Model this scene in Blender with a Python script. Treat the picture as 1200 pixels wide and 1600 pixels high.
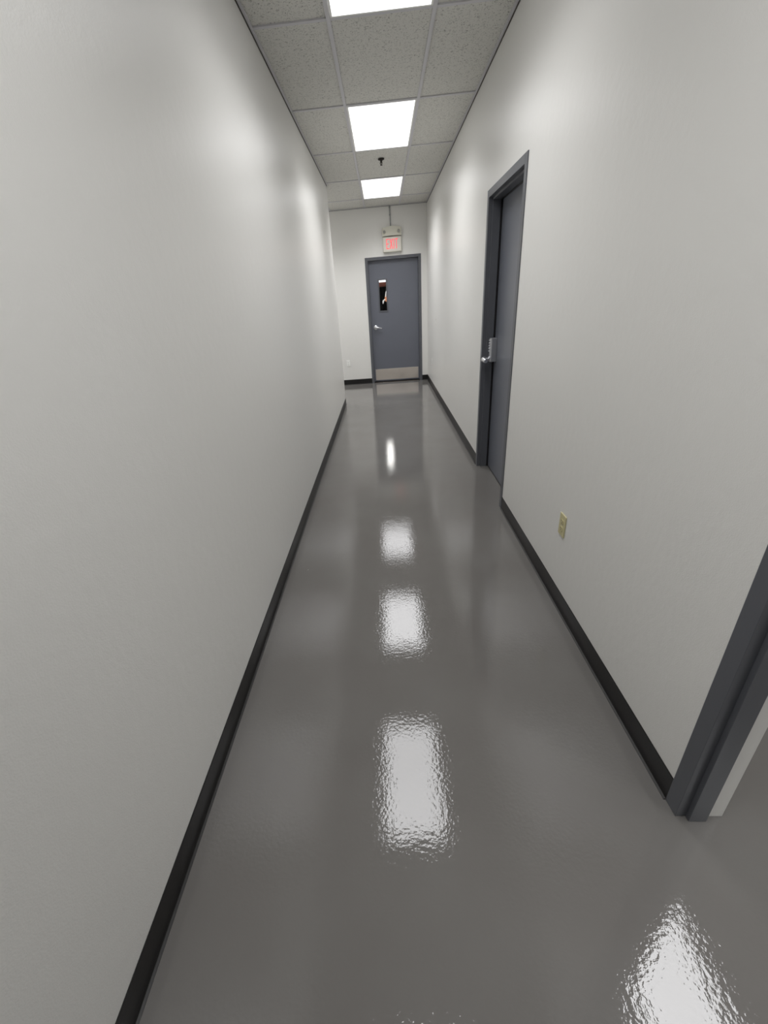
import bpy, bmesh, math
from mathutils import Vector, Matrix

# ------------------------------------------------------------------ scene, camera, exposure
S = bpy.context.scene
COL = S.collection
for o in list(bpy.data.objects):
    bpy.data.objects.remove(o)

S.view_settings.view_transform = 'Standard'
S.view_settings.look = 'None'
S.view_settings.gamma = 1.0
S.view_settings.use_curve_mapping = False
S.view_settings.exposure = 0.05

CAMZ = 1.547
R_ = Vector((0.99676308, 0.03650722, -0.07162810))
U_ = Vector((0.04832639, 0.43993759, 0.89672709))
F_ = Vector((-0.06424890, 0.89728599, -0.43674929))
cd = bpy.data.cameras.new('camera')
cam = bpy.data.objects.new('camera', cd)
COL.objects.link(cam)
m = Matrix.Identity(4)
for i in range(3):
    m[i][0] = R_[i]; m[i][1] = U_[i]; m[i][2] = -F_[i]
m[2][3] = CAMZ
cam.matrix_world = m
cd.sensor_fit = 'VERTICAL'
cd.sensor_height = 24.0
cd.sensor_width = 18.0
cd.lens = 661.0 / 1600.0 * 24.0
cd.shift_x = 29.94 / 1600.0
cd.shift_y = -8.44 / 1600.0
cd.clip_start = 0.02
S.camera = cam

LIGHT_E = 1.8           # radiance the ceiling light diffusers give off in every direction
LAMP_W = 18           # watts of each panel's downward beam
LAMP_SPREAD = 130       # degrees, prismatic lens
w = bpy.data.worlds.new('world'); S.world = w; w.use_nodes = True
w.node_tree.nodes['Background'].inputs[0].default_value = (0.5, 0.52, 0.55, 1)
w.node_tree.nodes['Background'].inputs[1].default_value = 0.02

# ------------------------------------------------------------------ dimensions
C = 3.007                       # ceiling height
XL, XR = -0.6905, 0.8577        # corridor walls
XRB = 0.989                     # room side of the right wall
YE = 8.985                      # end wall
YL = 7.169                      # end of the left wall
YB = -4.3                       # behind the camera
XRECESS = -2.7
TX, TY, TT = -0.2306, 4.6205, 0.6096

def srgb(r, g, b):
    f = lambda c: (c / 255 / 12.92) if c / 255 <= .04045 else ((c / 255 + .055) / 1.055) ** 2.4
    return (f(r), f(g), f(b), 1)

# ------------------------------------------------------------------ materials
def mat(name, col, rough=.5, metal=0., spec=.5, bump=None, var=None, coat=0., emit=None, estr=0., trans=0.):
    m = bpy.data.materials.new(name); m.use_nodes = True
    nt = m.node_tree; N = nt.nodes; L = nt.links
    b = N['Principled BSDF']
    b.inputs['Base Color'].default_value = col
    b.inputs['Roughness'].default_value = rough
    b.inputs['Metallic'].default_value = metal
    b.inputs['Specular IOR Level'].default_value = spec
    b.inputs['Coat Weight'].default_value = coat
    b.inputs['Transmission Weight'].default_value = trans
    if emit:
        b.inputs['Emission Color'].default_value = emit
        b.inputs['Emission Strength'].default_value = estr
    tc = N.new('ShaderNodeTexCoord')
    if var:                      # (scale, amount) slight uneven tone of the paint
        n = N.new('ShaderNodeTexNoise'); n.inputs['Scale'].default_value = var[0]; n.inputs['Detail'].default_value = 4
        L.new(tc.outputs['Object'], n.inputs['Vector'])
        mp = N.new('ShaderNodeMapRange')
        mp.inputs['To Min'].default_value = 1 - var[1]; mp.inputs['To Max'].default_value = 1 + var[1]
        L.new(n.outputs['Fac'], mp.inputs['Value'])
        mx = N.new('ShaderNodeVectorMath'); mx.operation = 'SCALE'
        mx.inputs[0].default_value = col[:3]
        L.new(mp.outputs['Result'], mx.inputs['Scale'])
        L.new(mx.outputs['Vector'], b.inputs['Base Color'])
    prev = None
    for (sc, dist) in (bump or []):
        n = N.new('ShaderNodeTexNoise'); n.inputs['Scale'].default_value = sc; n.inputs['Detail'].default_value = 2
        L.new(tc.outputs['Object'], n.inputs['Vector'])
        bp = N.new('ShaderNodeBump'); bp.inputs['Strength'].default_value = 1.0; bp.inputs['Distance'].default_value = dist
        L.new(n.outputs['Fac'], bp.inputs['Height'])
        if prev: L.new(prev.outputs['Normal'], bp.inputs['Normal'])
        prev = bp
    if prev: L.new(prev.outputs['Normal'], b.inputs['Normal'])
    return m

M = {}
M['wall'] = mat('wall_paint', srgb(229,228,224), .33, spec=.30, bump=[(240, .0004), (22, .0011)], var=(1.3, .012))
M['floor'] = mat('epoxy_floor', srgb(118, 116, 114), .035, spec=.46, bump=[(85, .00034), (17, .00028)])
M['black'] = mat('black_vinyl', srgb(26, 25, 25), .36, bump=[(120, .0002)])
M['frame'] = mat('grey_enamel', srgb(92, 94, 99), .36, bump=[(150, .00018)])
M['door'] = mat('grey_door_enamel', srgb(106, 109, 118), .30, bump=[(170, .00018)], var=(2.5, .03))
M['tbar'] = mat('ceiling_tee_paint', srgb(212, 211, 214), .5)
M['tile'] = mat('ceiling_tile', srgb(185, 184, 177), .9)
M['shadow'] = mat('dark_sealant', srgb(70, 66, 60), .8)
M['diffuser'] = mat('lit_diffuser', srgb(240, 240, 240), .4, emit=(.985, .985, 1.0, 1), estr=LIGHT_E)
M['diffuser_hall'] = mat('lit_hall_diffuser', srgb(240, 240, 240), .4, emit=(1., .985, .95, 1), estr=9.0)
M['white'] = mat('white_plastic', srgb(246, 246, 242), .35)
M['sign'] = mat('sign_housing', srgb(214, 212, 198), .4)
M['signface'] = mat('sign_face', srgb(226, 222, 212), .4)
M['red'] = mat('lit_red_letter', srgb(200, 40, 50), .4, emit=(1.0, .12, .14, 1), estr=.95)
M['ivory'] = mat('ivory_plastic', srgb(202, 194, 150), .35)
M['slot'] = mat('dark_slot', srgb(40, 36, 24), .6)
M['chrome'] = mat('satin_chrome', srgb(228, 229, 232), .30, metal=1.)
M['lens'] = mat('lamp_lens', srgb(150, 150, 145), .15)
M['lockbody'] = mat('satin_lock', srgb(190, 191, 195), .42, metal=.8)
M['galv'] = mat('galvanised', srgb(150, 152, 152), .4, metal=.7, bump=[(60, .0003)], var=(14, .3))
M['dark'] = mat('dark_bronze', srgb(48, 44, 40), .45, metal=.6)
M['glass'] = mat('clear_glass', (1, 1, 1, 1), 0.0, trans=1.0)
M['blackcloth'] = mat('black_curtain', srgb(9, 10, 11), .9, spec=.05)
M['strip'] = mat('lit_strip', srgb(230, 230, 230), .4, emit=(.95, .97, 1, 1), estr=1.6)
M['brown'] = mat('red_brown_wood', srgb(120, 62, 44), .6)
M['warm'] = mat('orange_cloth', srgb(214, 140, 96), .8)
M['paleroom'] = mat('pale_wall', srgb(200, 200, 196), .8)
M['darkwall'] = mat('dark_wall', srgb(30, 29, 29), .9)

# brushed stainless kick plate
def steel():
    m = mat('brushed_steel', srgb(232, 224, 216), .3, metal=1.)
    N = m.node_tree.nodes; L = m.node_tree.links; b = N['Principled BSDF']
    tc = N['Texture Coordinate']; mp = N.new('ShaderNodeMapping'); mp.inputs['Scale'].default_value = (3, 3, 240)
    n = N.new('ShaderNodeTexNoise'); n.inputs['Scale'].default_value = 3.; n.inputs['Detail'].default_value = 3
    L.new(tc.outputs['Object'], mp.inputs['Vector']); L.new(mp.outputs['Vector'], n.inputs['Vector'])
    r = N.new('ShaderNodeMapRange'); r.inputs['To Min'].default_value = .34; r.inputs['To Max'].default_value = .55
    L.new(n.outputs['Fac'], r.inputs['Value']); L.new(r.outputs['Result'], b.inputs['Roughness'])
    n2 = N.new('ShaderNodeTexNoise'); n2.inputs['Scale'].default_value = 4.5; n2.inputs['Detail'].default_value = 1
    L.new(tc.outputs['Object'], n2.inputs['Vector'])
    bp = N.new('ShaderNodeBump'); bp.inputs['Distance'].default_value = .012
    L.new(n2.outputs['Fac'], bp.inputs['Height']); L.new(bp.outputs['Normal'], b.inputs['Normal'])
    return m
M['steel'] = steel()

# fissured mineral-fibre ceiling tile
def tile_nodes(m):
    N = m.node_tree.nodes; L = m.node_tree.links; b = N['Principled BSDF']
    tc = N['Texture Coordinate']
    n = N.new('ShaderNodeTexNoise'); n.inputs['Scale'].default_value = 95; n.inputs['Detail'].default_value = 3
    n.inputs['Distortion'].default_value = 1.4
    L.new(tc.outputs['Object'], n.inputs['Vector'])
    r = N.new('ShaderNodeValToRGB')
    r.color_ramp.elements[0].position = .36; r.color_ramp.elements[0].color = srgb(160, 159, 153)
    r.color_ramp.elements[1].position = .43; r.color_ramp.elements[1].color = srgb(222, 221, 215)
    L.new(n.outputs['Fac'], r.inputs['Fac']); L.new(r.outputs['Color'], b.inputs['Base Color'])
    bp = N.new('ShaderNodeBump'); bp.inputs['Distance'].default_value = .002
    L.new(n.outputs['Fac'], bp.inputs['Height']); L.new(bp.outputs['Normal'], b.inputs['Normal'])
tile_nodes(M['tile'])

# glossy painted floor: dust specks and a faint worn unevenness
def floor_nodes(m):
    N = m.node_tree.nodes; L = m.node_tree.links; b = N['Principled BSDF']
    tc = N['Texture Coordinate']
    v = N.new('ShaderNodeTexVoronoi'); v.inputs['Scale'].default_value = 9.0
    L.new(tc.outputs['Object'], v.inputs['Vector'])
    lt = N.new('ShaderNodeMath'); lt.operation = 'LESS_THAN'; lt.inputs[1].default_value = .022
    L.new(v.outputs['Distance'], lt.inputs[0])
    sep = N.new('ShaderNodeSeparateColor'); L.new(v.outputs['Color'], sep.inputs['Color'])
    gt = N.new('ShaderNodeMath'); gt.operation = 'GREATER_THAN'; gt.inputs[1].default_value = .72
    L.new(sep.outputs[0], gt.inputs[0])
    mu = N.new('ShaderNodeMath'); mu.operation = 'MULTIPLY'
    L.new(lt.outputs[0], mu.inputs[0]); L.new(gt.outputs[0], mu.inputs[1])
    n = N.new('ShaderNodeTexNoise'); n.inputs['Scale'].default_value = 2.2; n.inputs['Detail'].default_value = 5
    L.new(tc.outputs['Object'], n.inputs['Vector'])
    r = N.new('ShaderNodeValToRGB')
    r.color_ramp.elements[0].position = .3; r.color_ramp.elements[0].color = srgb(107, 104, 101)
    r.color_ramp.elements[1].position = .7; r.color_ramp.elements[1].color = srgb(112, 110, 107)
    L.new(n.outputs['Fac'], r.inputs['Fac'])
    mx = N.new('ShaderNodeMix'); mx.data_type = 'RGBA'
    L.new(mu.outputs[0], mx.inputs['Factor']); L.new(r.outputs['Color'], mx.inputs['A'])
    mx.inputs['B'].default_value = srgb(190, 186, 180)
    L.new(mx.outputs['Result'], b.inputs['Base Color'])
floor_nodes(M['floor'])

# ------------------------------------------------------------------ helpers
def tag(o, label=None, cat=None, group=None, kind=None):
    if label: o['label'] = label
    if cat: o['category'] = cat
    if group: o['group'] = group
    if kind: o['kind'] = kind
    return o

def empty(name, loc=(0, 0, 0)):
    o = bpy.data.objects.new(name, None); COL.objects.link(o); o.location = loc
    o.empty_display_size = .05
    return o

class MB:
    """collects shapes (world coordinates) into one mesh"""
    def __init__(s): s.bm = bmesh.new()
    def box(s, x0, x1, y0, y1, z0, z1, bev=0.):
        tmp = bmesh.new()
        vs = [tmp.verts.new((x, y, z)) for x in (x0, x1) for y in (y0, y1) for z in (z0, z1)]
        for f in ((0, 1, 3, 2), (4, 6, 7, 5), (0, 4, 5, 1), (2, 3, 7, 6), (0, 2, 6, 4), (1, 5, 7, 3)):
            tmp.faces.new([vs[i] for i in f])
        if bev:
            bmesh.ops.bevel(tmp, geom=tmp.edges[:], offset=bev, segments=2, affect='EDGES', profile=.5)
        s._add(tmp); return s
    def _add(s, tmp):
        bmesh.ops.recalc_face_normals(tmp, faces=tmp.faces[:])
        me = bpy.data.meshes.new('t'); tmp.to_mesh(me); tmp.free(); s.bm.from_mesh(me); bpy.data.meshes.remove(me)
    def lathe(s, org, axis, prof, n=32):
        """prof: list of (t along axis, radius)"""
        a = Vector(axis).normalized(); u = a.orthogonal().normalized(); v = a.cross(u); o = Vector(org)
        tmp = bmesh.new(); rings = []
        for (t, r) in prof:
            rings.append([tmp.verts.new(o + a * t + (u * math.cos(k * 2 * math.pi / n) + v * math.sin(k * 2 * math.pi / n)) * max(r, 1e-5)) for k in range(n)])
        for i in range(len(rings) - 1):
            for k in range(n):
                tmp.faces.new((rings[i][k], rings[i][(k + 1) % n], rings[i + 1][(k + 1) % n], rings[i + 1][k]))
        tmp.faces.new(rings[0]); tmp.faces.new(rings[-1])
        s._add(tmp); return s
    def tube(s, pts, r, n=16):
        P = [Vector(p) for p in pts]; tmp = bmesh.new(); rings = []
        rr = r if isinstance(r, (list, tuple)) else [r] * len(P)
        u = (P[1] - P[0]).orthogonal().normalized()
        for i, p in enumerate(P):
            d = (P[min(i + 1, len(P) - 1)] - P[max(i - 1, 0)]).normalized()
            u = (u - d * u.dot(d)).normalized(); v = d.cross(u)
            rings.append([tmp.verts.new(p + (u * math.cos(k * 2 * math.pi / n) + v * math.sin(k * 2 * math.pi / n)) * rr[i]) for k in range(n)])
        for i in range(len(rings) - 1):
            for k in range(n):
                tmp.faces.new((rings[i][k], rings[i][(k + 1) % n], rings[i + 1][(k + 1) % n], rings[i + 1][k]))
        tmp.faces.new(rings[0]); tmp.faces.new(rings[-1])
        s._add(tmp); return s
    def prism(s, poly, axis, a0, a1, bev=0.):
        """poly: 2-D outline in the two other axes (order x,y / x,z / y,z)"""
        tmp = bmesh.new(); A = []; B = []
        for (p, q) in poly:
            for (L_, t) in ((A, a0), (B, a1)):
                c = {'x': (t, p, q), 'y': (p, t, q), 'z': (p, q, t)}[axis]
                L_.append(tmp.verts.new(c))
        n = len(poly)
        tmp.faces.new(A); tmp.faces.new(B)
        for i in range(n): tmp.faces.new((A[i], A[(i + 1) % n], B[(i + 1) % n], B[i]))
        if bev: bmesh.ops.bevel(tmp, geom=tmp.edges[:], offset=bev, segments=2, affect='EDGES', profile=.5)
        s._add(tmp); return s
    def build(s, name, m, parent=None, smooth=False):
        me = bpy.data.meshes.new(name)
        org = Vector((0, 0, 0))
        if parent: org = Vector(parent['_w']) if '_w' in parent else parent.location.copy()
        s.bm.transform(Matrix.Translation(-org))
        s.bm.to_mesh(me); s.bm.free()
        for mm in (m if isinstance(m, list) else [m]): me.materials.append(mm)
        if smooth:
            for p in me.polygons: p.use_smooth = True
            try: me.set_sharp_from_angle(angle=math.radians(35))
            except Exception: pass
        o = bpy.data.objects.new(name, me); COL.objects.link(o)
        if parent:
            o.parent = parent
            WORLD[o.name] = org
        return o
WORLD = {}
def sub(parent_part):
    """sub-parts share their part's origin (kept at the thing's base)"""
    return parent_part

def build_sub(mb, name, m, part, smooth=False):
    org = WORLD[part.name]
    me = bpy.data.meshes.new(name)
    mb.bm.transform(Matrix.Translation(-org)); mb.bm.to_mesh(me); mb.bm.free(); me.materials.append(m)
    if smooth:
        for p in me.polygons: p.use_smooth = True
        try: me.set_sharp_from_angle(angle=math.radians(35))
        except Exception: pass
    o = bpy.data.objects.new(name, me); COL.objects.link(o); o.parent = part
    return o

def struct(name, mb, m, label=None):
    o = mb.build(name, m); return tag(o, label, None, None, 'structure')

# ------------------------------------------------------------------ the room
f = MB(); f.box(XRECESS - .13, 3.9, YB - .13, 16.2, -.12, 0)
struct('floor', f, M['floor'], 'glossy mid-grey painted floor running the length of the corridor')

lw = MB()
lw.box(XL - .13, XL, YB, YL, 0, C + .12)
lw.box(XRECESS, XL - .13, YL - .13, YL, 0, C + .12)
struct('wall_left', lw, M['wall'], 'long pale grey satin wall on the left ending at a corner')
rl = MB(); rl.box(XRECESS - .13, XRECESS, YL - .13, YE + .13, 0, C + .12)
struct('wall_recess', rl, M['wall'], 'pale grey wall closing the passage behind the left corner')

FN0, FN1 = -.113, .864            # near doorway frame, outer
FD0, FD1, FDT = 3.0216, 4.0261, 2.235
rw = MB()
rw.box(XR, XRB, YB, FN0 + .03, 0, C + .12)
rw.box(XR, XRB, FN1 - .03, FD0 + .03, 0, C + .12)
rw.box(XR, XRB, FD1 - .03, YE + .13, 0, C + .12)
rw.box(XR, XRB, FN0 + .03, FN1 - .03, FDT - .03, C + .12)
rw.box(XR, XRB, FD0 + .03, FD1 - .03, FDT - .03, C + .12)
struct('wall_right', rw, M['wall'], 'long pale grey satin wall on the right with door and doorway')

EX0, EX1, EXT = -.283, .7455, 2.247
ew = MB()
ew.box(XRECESS, EX0 + .03, YE, YE + .13, 0, C + .12)
ew.box(EX1 - .03, XR, YE, YE + .13, 0, C + .12)
ew.box(EX0 + .03, EX1 - .03, YE, YE + .13, EXT - .03, C + .12)
struct('wall_end', ew, M['wall'], 'pale grey end wall around the exit door')
bw = MB(); bw.box(XL - .13, XRB, YB - .13, YB, 0, C + .12)
struct('wall_back', bw, M['wall'], 'pale grey wall closing the corridor behind the camera')

# ceiling: one lay-in tile field for corridor + recess, another for the side room
ce = MB()
ce.box(XL - .001, XR + .001, YB, YL, C + .009, C + .03)
ce.box(XRECESS, XR + .001, YL, YE, C + .009, C + .03)
ce.box(XRB, 3.8, -2.4, 2.9, C + .009, C + .03)
struct('ceiling', ce, M['tile'], 'suspended ceiling of grey fissured mineral tiles')

# tee grid
g = MB(); hb = .012
rows = [TY + k * 2 * TT for k in range(-7, 4)]
def tee_y(x, y0, y1): g.box(x - hb, x + hb, y0, y1, C, C + .009)
def tee_x(y, x0, x1): g.box(x0, x1, y - hb, y + hb, C + .0006, C + .009)
tee_y(TX, YB, YE); tee_y(TX + TT, YB, YE)
for k in (1, 2, 3): tee_y(TX - k * TT, YL, YE)
for y in rows:
    if y < YB or y > YE: continue
    xl = XL if y < YL else XRECESS
    tee_x(y, xl, TX - hb); tee_x(y, TX + hb, TX + TT - hb); tee_x(y, TX + TT + hb, XR)
struct('trim_1', g, M['tbar'], 'grey metal tee grid holding the corridor ceiling tiles')
# wall angle
a = MB(); aw = .019
a.box(XL, XL + aw, YB, YL + aw, C - .0006, C + .006)
a.box(XRECESS, XL + aw, YL, YL + aw, C - .0006, C + .006)
a.box(XRECESS, XR, YE - aw, YE, C - .0006, C + .006)
a.box(XR - aw, XR, YB, YE - aw, C - .0006, C + .006)
struct('trim_2', a, M['tbar'], 'grey metal angle edging the ceiling along the walls')
d = MB(); dw = .004; dh = .009  # dark strips drawn in for the shadow line under the wall angle
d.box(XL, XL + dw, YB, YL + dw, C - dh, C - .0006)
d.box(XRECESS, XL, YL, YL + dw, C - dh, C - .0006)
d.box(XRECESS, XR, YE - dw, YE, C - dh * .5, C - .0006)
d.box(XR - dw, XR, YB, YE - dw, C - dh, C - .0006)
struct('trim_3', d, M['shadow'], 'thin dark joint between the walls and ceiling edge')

# cove baseboards: profile given as (distance from wall, height)
PROF = [(0, 0), (.0125, 0), (.0125, .0022), (.0062, .0058), (.0042, .011), (.0034, .018), (.003, .028), (.003, .0995), (.0018, .1016), (0, .1016)]
def base_y(mb, x, sgn, y0, y1): mb.prism([(x + sgn * p, q) for p, q in PROF], 'y', y0, y1)
def base_x(mb, y, sgn, x0, x1): mb.prism([(y + sgn * p, q) for p, q in PROF], 'x', x0, x1)
b = MB(); base_y(b, XL, 1, YB, YL + .003); base_x(b, YL, 1, XRECESS, XL + .003)
struct('baseboard_left', b, M['black'], 'black rubber cove base along the left wall')
b = MB(); base_y(b, XR, -1, FN1, FD0)
base_y(b, XR, -1, FD1, YE); base_y(b, XR, -1, YB, FN0)
struct('baseboard_right', b, M['black'], 'black rubber cove base along the right wall')
b = MB(); base_x(b, YE, -1, XRECESS, EX0)
base_x(b, YE, -1, EX1, XR)
struct('baseboard_end', b, M['black'], 'black rubber cove base along the end wall')

# side room beyond the near doorway
sr = MB()
sr.box(3.8, 3.93, -2.5, 3.0, 0, C + .12)
sr.box(XRB, 3.8, 2.9, 3.0, 0, C + .12)
sr.box(XRB, 3.8, -2.5, -2.4, 0, C + .12)
struct('wall_side_room', sr, M['wall'], 'pale walls of the room beyond the near doorway')

# ------------------------------------------------------------------ door frames (hollow steel profile)
# u: across the opening, v: depth into the wall
def frame_boxes(mb, u0, u1, top, v0, v1, put, face=.0508, stop=(None, None), st=.016):
    """put(ua,ub,va,vb,za,zb) adds a box"""
    for (a_, b_) in ((u0, u0 + face), (u1 - face, u1)):
        put(a_, b_, v0, v1, 0, top)
    put(u0 + face, u1 - face, v0, v1, top - face, top)
    if stop[0] is not None:
        s0, s1 = stop
        put(u0 + face, u0 + face + st, s0, s1, 0, top - face)
        put(u1 - face - st, u1 - face, s0, s1, 0, top - face)
        put(u0 + face + st, u1 - face - st, s0, s1, top - face - st, top - face)

FACE = .0508
# --- door_1: the exit door in the end wall
d1 = empty('door_1', ((EX0 + EX1) / 2, YE, 0)); tag(d1, 'grey steel door with narrow window under the exit sign', None, None, 'structure')
fr = MB()
frame_boxes(fr, EX0, EX1, EXT, YE - .006, YE + .136, lambda a_, b_, c, e, z0, z1: fr.box(a_, b_, c, e, z0, z1, .0012), FACE, (YE + .108, YE + .128))
fr.build('door_frame', M['frame'], d1)
SL0, SL1 = EX0 + FACE + .003, EX1 - FACE - .003
DY0, DY1 = YE + .062, YE + .106
WX0, WX1, WZ0, WZ1 = -.047, .092, 1.34, 1.872
dp = MB()
zt = EXT - FACE - .003
dp.box(SL0, WX0, DY0, DY1, .022, zt); dp.box(WX1, SL1, DY0, DY1, .022, zt)
dp.box(WX0, WX1, DY0, DY1, .022, WZ0); dp.box(WX0, WX1, DY0, DY1, WZ1, zt)
panel = dp.build('door_panel', M['door'], d1)
# the window: bevelled metal stop all round, pane inside
wf = MB(); k = .02
for (x0, x1, z0, z1) in ((WX0 - k, WX0 + .004, WZ0 - k, WZ1 + k), (WX1 - .004, WX1 + k, WZ0 - k, WZ1 + k)):
    wf.box(x0, x1, DY0 - .008, DY0 + .006, z0, z1, .003)
for (z0, z1) in ((WZ0 - k, WZ0 + .004), (WZ1 - .004, WZ1 + k)):
    wf.box(WX0 + .004, WX1 - .004, DY0 - .008, DY0 + .006, z0, z1, .003)
build_sub(wf, 'window_frame', M['frame'], panel)
gl = MB(); gl.box(WX0, WX1, DY0 + .018, DY0 + .024, WZ0, WZ1)
build_sub(gl, 'window_pane', M['glass'], panel)
kp = MB(); kp.box(SL0 + .028, SL1 - .02, DY0 - .0018, DY0, .045, .262, .0006)
for sx in [SL0 + .04 + i * (SL1 - SL0 - .075) / 6 for i in range(7)]:
    for sz in (.056, .251):
        kp.lathe((sx, DY0 - .0018, sz), (0, -1, 0), [(0, .0045), (.0015, .003), (.002, 0.0001)], 10)
o = build_sub(kp, 'kick_plate', M['steel'], panel); o['label'] = 'brushed stainless steel kick plate'
sw = MB(); sw.box(SL0 + .002, SL1 - .002, DY0 - .006, DY0, .008, .026); o = build_sub(sw, 'door_sweep', M['black'], panel)
hx, hz = -.152, 1.052
dh_ = MB()
dh_.lathe((hx, DY0, hz), (0, -1, 0), [(0, .040), (.007, .040), (.012, .034), (.014, .02), (.05, .016), (.06, .016)])
dh_.tube([(hx, DY0 - .055, hz + .002), (hx + .025, DY0 - .062, hz), (hx + .06, DY0 - .062, hz - .005), (hx + .105, DY0 - .056, hz - .014), (hx + .116, DY0 - .045, hz - .017)], [.016, .015, .0135, .012, .011])
o = dh_.build('door_handle', M['chrome'], d1, smooth=True); o['label'] = 'satin chrome lever handle'
hg = MB()
for z in (.28, 1.1, 1.92): hg.lathe((SL1 + .001, DY0 - .004, z), (0, 0, 1), [(0, .0055), (.11, .0055)], 12)
hg.build('hinge', M['frame'], d1, smooth=True)
th = MB(); th.prism([(YE + .01, 0), (YE + .13, 0), (YE + .12, .007), (YE + .02, .007)], 'x', EX0 + FACE, EX1 - FACE)
struct('trim_4', th, M['dark'], 'dark metal threshold under the exit door')

# --- door_2: the side door with keypad lock
d2 = empty('door_2', (XR, (FD0 + FD1) / 2, 0)); tag(d2, 'grey steel side door in the right wall with keypad lock', None, None, 'structure')
fr = MB()
frame_boxes(fr, FD0, FD1, FDT, XR - .006, XRB + .006, lambda a_, b_, c, e, z0, z1: fr.box(c, e, a_, b_, z0, z1, .0012), FACE, (.883, .943))
fr.build('door_frame', M['frame'], d2)
PX0, PX1 = .957, 1.001
dp = MB(); dp.box(PX0, PX1, FD0 + FACE + .003, FD1 - FACE - .006, .012, FDT - FACE - .003, .001)
dp.build('door_panel', M['door'], d2)
sl_ = MB(); sl_.box(.945, .957, FD1 - FACE - .0185, FD1 - FACE - .001, .004, FDT - FACE - .001); sl_.box(.945, .957, FD0 + FACE, FD1 - FACE - .0185, FDT - FACE - .02, FDT - FACE - .001)  # black strips imitating the shadowed gap at the latch edge and head
sl_.build('door_seal', M['black'], d2)
sl_ = MB(); sl_.box(.956, .999, FD0 + FACE + .003, FD1 - FACE - .006, .002, .0115); sl_.build('door_sweep', M['black'], d2)  # black strip standing in for the dark gap under this door
lk = MB()
ly0, ly1 = 3.878, 3.938
lk.prism([(PX0, ly0), (PX0, ly1), (PX0 - .045, ly1), (PX0 - .055, ly1 - .012), (PX0 - .055, ly0 + .012), (PX0 - .045, ly0)], 'z', .992, 1.182, .003)
lock = lk.build('keypad_lock', M['lockbody'], d2); lock['label'] = 'satin metal push-button lock box'
for i in range(5):
    bt = MB(); bt.lathe((PX0 - .054, (ly0 + ly1) / 2 + .004, 1.165 - i * .0215), (-1, 0, 0), [(0, .0065), (.007, .0065), (.0085, .005)], 16)
    build_sub(bt, 'lock_button', M['chrome'], lock, True)
lv = MB(); ym = (ly0 + ly1) / 2
lv.lathe((PX0 - .054, ym, 1.016), (-1, 0, 0), [(0, .02), (.006, .02), (.009, .012), (.024, .010), (.034, .010)])
lv.tube([(PX0 - .078, ym + .008, 1.014), (PX0 - .098, ym + .006, 1.016), (PX0 - .11, ym - .03, 1.017), (PX0 - .108, ym - .07, 1.015), (PX0 - .102, ym - .1, 1.011)], [.014, .019, .020, .019, .016])
o = build_sub(lv, 'lock_lever', M['chrome'], lock, True)
cp = MB(); cp.box(XRB + .03, XRB + .16, FD0 - .3, FD1 + .3, 0, C + .1)   # wall of the closet behind
struct('wall_closet', cp, M['darkwall'], 'dark wall close behind the side door')

# --- door_3: the open doorway at the lower right
d3 = empty('door_3', (XR, (FN0 + FN1) / 2, 0)); tag(d3, 'open doorway frame at the lower right, charcoal grey steel', None, None, 'structure')
fr = MB()
put = lambda a_, b_, c, e, z0, z1: fr.box(c, e, a_, b_, z0, z1, .0012)
frame_boxes(fr, FN0, FN1, FDT, XR - .006, .937, put, FACE, (.883, .937))
o = fr.build('door_frame', M['frame'], d3)
fr2 = MB()
frame_boxes(fr2, FN0, FN1, FDT, .937, XRB + .006, lambda a_, b_, c, e, z0, z1: fr2.box(c, e, a_, b_, z0, z1), FACE)
o = fr2.build('door_reveal', M['wall'], d3); o['label'] = 'pale painted room side of the frame'

# ------------------------------------------------------------------ ceiling lights
def make_light(x0, y0, wx, wy, label, out=1.0, dm='diffuser'):     # out: output factor set per panel to balance brightness
    t = empty('ceiling_light', (x0 + wx / 2, y0 + wy / 2, C)); tag(t, label, 'ceiling light', 'lit ceiling panels')
    q = .0135; r = .012
    fm = MB()
    z0, z1 = C + .0002, C + .0038
    fm.box(x0 + q, x0 + q + r, y0 + q, y0 + wy - q, z0, z1); fm.box(x0 + wx - q - r, x0 + wx - q, y0 + q, y0 + wy - q, z0, z1)
    fm.box(x0 + q + r, x0 + wx - q - r, y0 + q, y0 + q + r, z0, z1); fm.box(x0 + q + r, x0 + wx - q - r, y0 + wy - q - r, y0 + wy - q, z0, z1)
    fm.build('light_frame', M['white'], t)
    dd = MB(); dd.box(x0 + q + r, x0 + wx - q - r, y0 + q + r, y0 + wy - q - r, C + .001, C + .0036)
    dd.build('diffuser', M[dm], t)
    ld = bpy.data.lights.new('light_tubes', 'AREA'); ld.shape = 'RECTANGLE'
    ld.size = wx - 2 * (q + r); ld.size_y = wy - 2 * (q + r); ld.energy = LAMP_W * out; ld.spread = math.radians(LAMP_SPREAD)
    ld.color = (.985, .985, 1.0)
    lo = bpy.data.objects.new('light_tubes', ld); COL.objects.link(lo); lo.parent = t; lo.location = (0, 0, -.0005)
    return t
make_light(TX, TY - 4 * TT, TT, 2 * TT, 'lit rectangular ceiling panel nearest the camera, cut by the top edge', .62)
make_light(TX, TY, TT, 2 * TT, 'lit rectangular ceiling panel in the middle of the row, before the sprinkler', .97)
make_light(TX, TY + 4 * TT, TT, 2 * TT, 'lit rectangular ceiling panel farthest away, just before the exit sign', 1.12)
make_light(TX, TY - 8 * TT, TT, 2 * TT, 'lit ceiling panel overhead, seen only as a glare on the floor at bottom centre', .76)
make_light(TX - 3 * TT, TY + 4.6 * TT, TT, 2 * TT, 'lit ceiling panel round the left corner, hidden by the left wall', .9)  # unseen panel added to brighten the far end of the corridor
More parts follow.
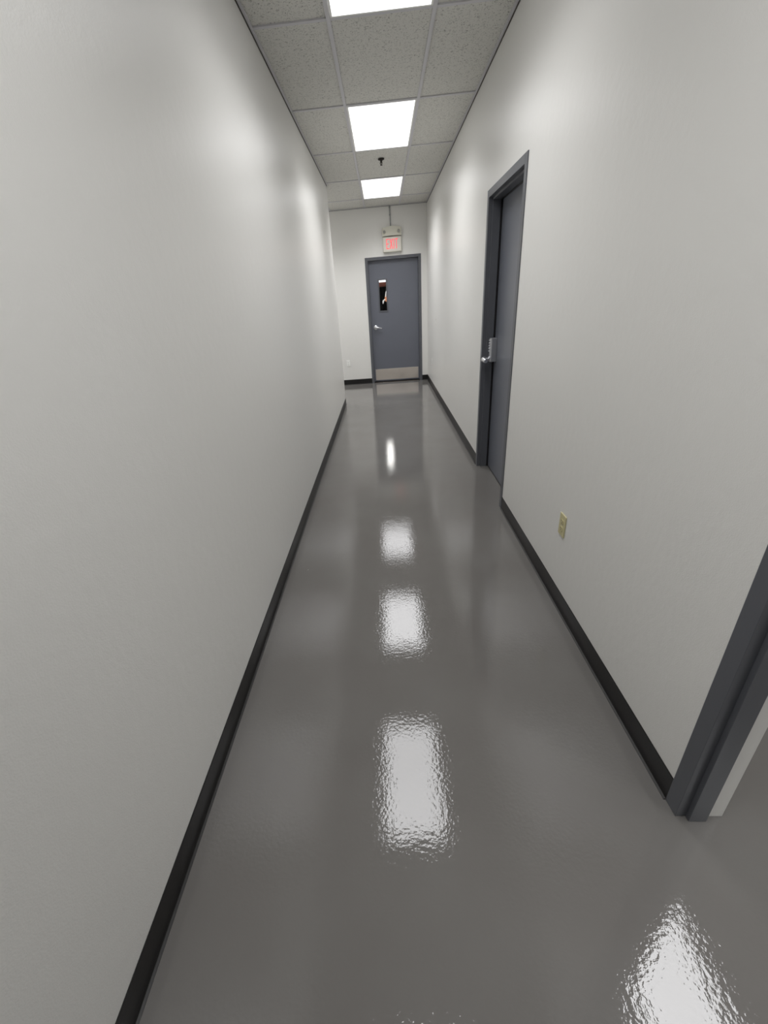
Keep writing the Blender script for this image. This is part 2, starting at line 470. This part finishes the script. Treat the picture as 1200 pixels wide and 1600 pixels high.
make_light(2.73, -1.9, TT, 2 * TT, 'lit ceiling panel deeper in the side room, out of the picture', 1.5)  # out-of-view panel added as fill for the side room floor
make_light(1.515, .56, TT, 2 * TT, 'lit ceiling panel in the side room, glaring on the floor at lower right', .85)

# ------------------------------------------------------------------ sprinkler
sp = empty('fire_sprinkler', (.067, 6.2, C)); tag(sp, 'small dark sprinkler head hanging from a ceiling tile between two lights', 'sprinkler')
e = MB(); e.lathe((.067, 6.2, C + .004), (0, 0, -1), [(0, .037), (.006, .037), (.012, .03), (.016, .014)], 28); e.build('escutcheon', M['dark'], sp, True)
e = MB(); e.lathe((.067, 6.2, C - .008), (0, 0, -1), [(0, .011), (.02, .011), (.022, .008), (.04, .003), (.046, .003)], 16)
for s_ in (-1, 1):
    e.tube([(.067 + s_ * .01, 6.2, C - .026), (.067 + s_ * .015, 6.2, C - .038), (.067 + s_ * .004, 6.2, C - .054)], .0024, 8)
e.build('sprinkler_body', M['dark'], sp, True)
e = MB(); e.lathe((.067, 6.2, C - .054), (0, 0, -1), [(0, .004), (.002, .015), (.0035, .015)], 20); e.build('deflector', M['dark'], sp, True)

# ------------------------------------------------------------------ exit sign
ex = empty('exit_sign', (.228, YE, 2.30)); tag(ex, 'cream exit sign with red letters and two lamp heads above the end door', 'exit sign')
sx0, sx1 = .060, .398; sy = YE - .062
h = MB(); h.box(sx0 + .004, sx1 - .002, sy, YE, 2.302, 2.538, .006); h.build('sign_housing', M['sign'], ex)
h = MB(); h.box(sx0 + .012, sx1 - .01, sy - .004, sy + .001, 2.312, 2.53, .0015); face = h.build('sign_face', M['signface'], ex)
N_ = 14; top = []; bot = []
for i in range(N_ + 1):
    t = i / N_; x = sx0 + (sx1 - sx0) * t
    top.append((x, 2.676 + .022 * math.sin(math.pi * t))); bot.append((x, 2.548 - .0 + .006 * math.sin(math.pi * t)))
h = MB(); h.prism(top + bot[::-1], 'y', sy - .016, YE, .003); h.build('lamp_housing', M['sign'], ex)
for lx in (.094, .352):
    h = MB(); h.lathe((lx, sy - .014, 2.615), (0, -1, 0), [(0, .031), (.018, .031), (.024, .027), (.02, .024), (.016, .0)], 28)
    lh = h.build('lamp_head', M['sign'], ex, True)
    h = MB(); h.lathe((lx, sy - .033, 2.615), (0, -1, 0), [(0, .023), (.004, .018), (.006, .002)], 24); build_sub(h, 'lamp_lens', M['lens'], lh, True)
zb, zt_, st = 2.350, 2.506, .0125
ly = (sy - .0055, sy - .0035)
def letter(boxes=(), polys=()):
    q = MB()
    for (x0, x1, z0, z1) in boxes: q.box(x0, x1, ly[0], ly[1], z0, z1)
    for p in polys: q.prism(p, 'y', ly[0], ly[1])
    o = q.build('letter', M['red'], ex); return o
x = .124
letter([(x, x + st, zb, zt_), (x + st, x + .05, zb, zb + st), (x + st, x + .045, (zb + zt_ - st) / 2, (zb + zt_ + st) / 2), (x + st, x + .05, zt_ - st, zt_)])['label'] = 'red letter E'
x = .184; wX = .058; sl = .015
cx, cz = x + wX / 2, (zb + zt_) / 2; u = sl / 2; vz = .018
letter(polys=[[(x, zb), (x + sl, zb), (cx, cz - vz), (x + wX - sl, zb), (x + wX, zb), (cx + u, cz), (x + wX, zt_), (x + wX - sl, zt_), (cx, cz + vz), (x + sl, zt_), (x, zt_), (cx - u, cz)]])['label'] = 'red letter X'
x = .254; letter([(x, x + st, zb, zt_)])['label'] = 'red letter I'
x = .281; letter([(x, x + .05, zt_ - st, zt_), (x + .025 - st / 2, x + .025 + st / 2, zb, zt_ - st)])['label'] = 'red letter T'

# conduit feeding the sign
cn = empty('conduit', (.213, YE - .012, 2.70)); tag(cn, 'thin metal conduit running from the ceiling down to the exit sign', 'conduit')
h = MB(); h.tube([(.208, YE - .012, C - .001), (.211, YE - .012, 2.87), (.215, YE - .012, 2.69)], .0085, 14); h.build('pipe', M['galv'], cn, True)
h = MB(); h.box(.195, .224, YE - .022, YE, 2.862, 2.882, .003); h.build('pipe_strap', M['galv'], cn)
h = MB(); h.lathe((.208, YE - .012, C - .001), (0, 0, -1), [(0, .013), (.03, .013), (.034, .0095)], 16); h.build('coupling', M['galv'], cn, True)

# ------------------------------------------------------------------ wall plates
def plate(kind, loc, axis, matp, label, cat, rot):
    """built facing -Y at the origin, then turned; parts are children"""
    t = empty(kind, loc); tag(t, label, cat, 'power outlets on the walls' if cat == 'outlet' else None); t.rotation_euler = (0, 0, rot)
    def add(mb, name, mm):
        me = bpy.data.meshes.new(name); mb.bm.to_mesh(me); mb.bm.free(); me.materials.append(mm)
        o = bpy.data.objects.new(name, me); COL.objects.link(o); o.parent = t; return o
    W, H = .07, .118
    q = MB(); q.box(-W / 2, W / 2, -.006, 0, -H / 2, H / 2, .0025); add(q, 'cover_plate', matp)
    if kind == 'power_outlet':
        for s_ in (-1, 1):
            zc = s_ * .0195; n = 20; poly = []
            for i in range(n):
                a_ = 2 * math.pi * i / n; px = max(-.0145, min(.0145, .0172 * math.cos(a_))); poly.append((px, zc + .0145 * math.sin(a_)))
            q = MB(); q.prism(poly, 'y', -.0085, -.004); rc = add(q, 'receptacle', matp)
            sl_ = MB(); sl_.box(-.0075, -.005, -.0088, -.0082, zc - .002, zc + .0065); sl_.box(.005, .0075, -.0088, -.0082, zc - .001, zc + .0055)
            sl_.lathe((0, -.0082, zc - .0075), (0, -1, 0), [(0, .0026), (.0006, .0026)], 12)
            o = add(sl_, 'slots', M['slot']); o.parent = rc
        q = MB(); q.lathe((0, -.006, 0), (0, -1, 0), [(0, .003), (.001, .0028)], 12); add(q, 'screw', M['chrome'])
    else:
        q = MB(); q.box(-.005, .005, -.012, -.005, -.012, .012, .001); add(q, 'toggle', matp)
        for s_ in (-1, 1):
            q = MB(); q.lathe((0, -.006, s_ * .03), (0, -1, 0), [(0, .003), (.001, .0028)], 12); add(q, 'screw', matp)
    return t
RW = -math.pi / 2      # faces -X (right wall)
plate('power_outlet', (XR, 1.918, .456), 'x', M['ivory'], 'ivory outlet on the right wall nearest the camera', 'outlet', RW)
plate('power_outlet', (-.744, YE, .425), 'y', M['white'], 'white outlet low on the end wall left of the door', 'outlet', 0)
plate('power_outlet', (XR, 8.14, .46), 'x', M['white'], 'small white outlet low on the right wall near the far corner', 'outlet', RW)
plate('light_switch', (XR, 7.52, 1.19), 'x', M['wall'], 'pale switch plate on the right wall at the far end', 'switch', RW)

# ------------------------------------------------------------------ the hall glimpsed through the door glass
h = MB()
h.box(-1.7, -1.6, YE + .13, 16.0, 0, C + .1); h.box(1.6, 1.7, YE + .13, 16.0, 0, C + .1)
struct('wall_hall', h, M['darkwall'], 'dark side walls of the hall behind the exit door')
h = MB(); h.box(-1.7, 1.7, 16.0, 16.1, 0, C + .1); struct('wall_hall_end', h, M['paleroom'], 'pale far wall of the hall behind the exit door')
h = MB(); h.box(-1.7, 1.7, YE + .13, 16.1, C + .004, C + .1); struct('ceiling_hall', h, M['darkwall'], 'dark ceiling of the hall behind the exit door')
h = MB(); n = 90
pts = [(-1.55 + 3.1 * i / n, 15.9 + .025 * math.sin(i * 1.7)) for i in range(n + 1)]
h.prism(pts + [(x_, y_ + .01) for x_, y_ in pts[::-1]], 'z', .03, 1.912)
o = h.build('curtain', M['blackcloth']); tag(o, 'black curtain dimly seen through the door window', 'curtain')
h = MB(); h.box(-1.6, 1.6, 15.86, 16.0, 1.915, 2.045, .004)
o = h.build('wooden_rail', M['brown']); tag(o, 'red-brown board across the top of the door window view', 'board')
for y0 in (11.75, 13.1):
    make_light(-.27, y0, TT, 2 * TT, 'lit ceiling panel in the hall, glinting on the floor before the exit door' if y0 < 12 else 'lit ceiling panel in the hall, deeper beyond the exit door', 1.0, 'diffuser_hall')
st_ = empty('strip_light', (0, 15.84, 2.05)); tag(st_, 'lit white strip at the top of the door window view', 'light')
h = MB(); h.box(-.6, .6, 15.80, 15.857, 2.052, 2.118, .006); h.build('diffuser', M['strip'], st_)
h = MB(); h.box(-.62, .62, 15.82, 16.0, 2.1185, 2.15, .004); h.build('housing', M['black'], st_)
# added pale and orange shapes, stand-in for the camera holder's reflection (sized for where it hangs, under the hall lights)
CY = 13.9; kk = CY / 9.05
def wp(px_, pz_): return (px_ * kk, CAMZ + (pz_ - CAMZ) * kk)
ck = empty('hanging_cloth', (.1, CY, 1.45)); tag(ck, 'pale and orange cloth glimpsed through the door window', 'cloth')
h = MB(); h.prism([wp(.057, 1.57), wp(.082, 1.58), wp(.090, 1.69), wp(.072, 1.66)], 'y', CY, CY + .02, .003); h.build('fold', M['white'], ck)
h = MB(); h.prism([wp(.050, 1.51), wp(.094, 1.49), wp(.094, 1.58), wp(.056, 1.585)], 'y', CY - .01, CY + .025, .003); h.build('fold', M['warm'], ck)['label'] = 'orange fold'
h = MB(); h.prism([wp(.008, 1.46), wp(.026, 1.475), wp(.042, 1.525), wp(.07, 1.53), wp(.05, 1.55), wp(.008, 1.52)], 'y', CY - .02, CY, .003); h.build('fold', M['white'], ck)
h = MB(); h.tube([(.13, CY + .01, 1.75), (.13, CY + .01, C)], .003, 6); h.build('cord', M['dark'], ck)  # cord added to hold up the stand-in shapes
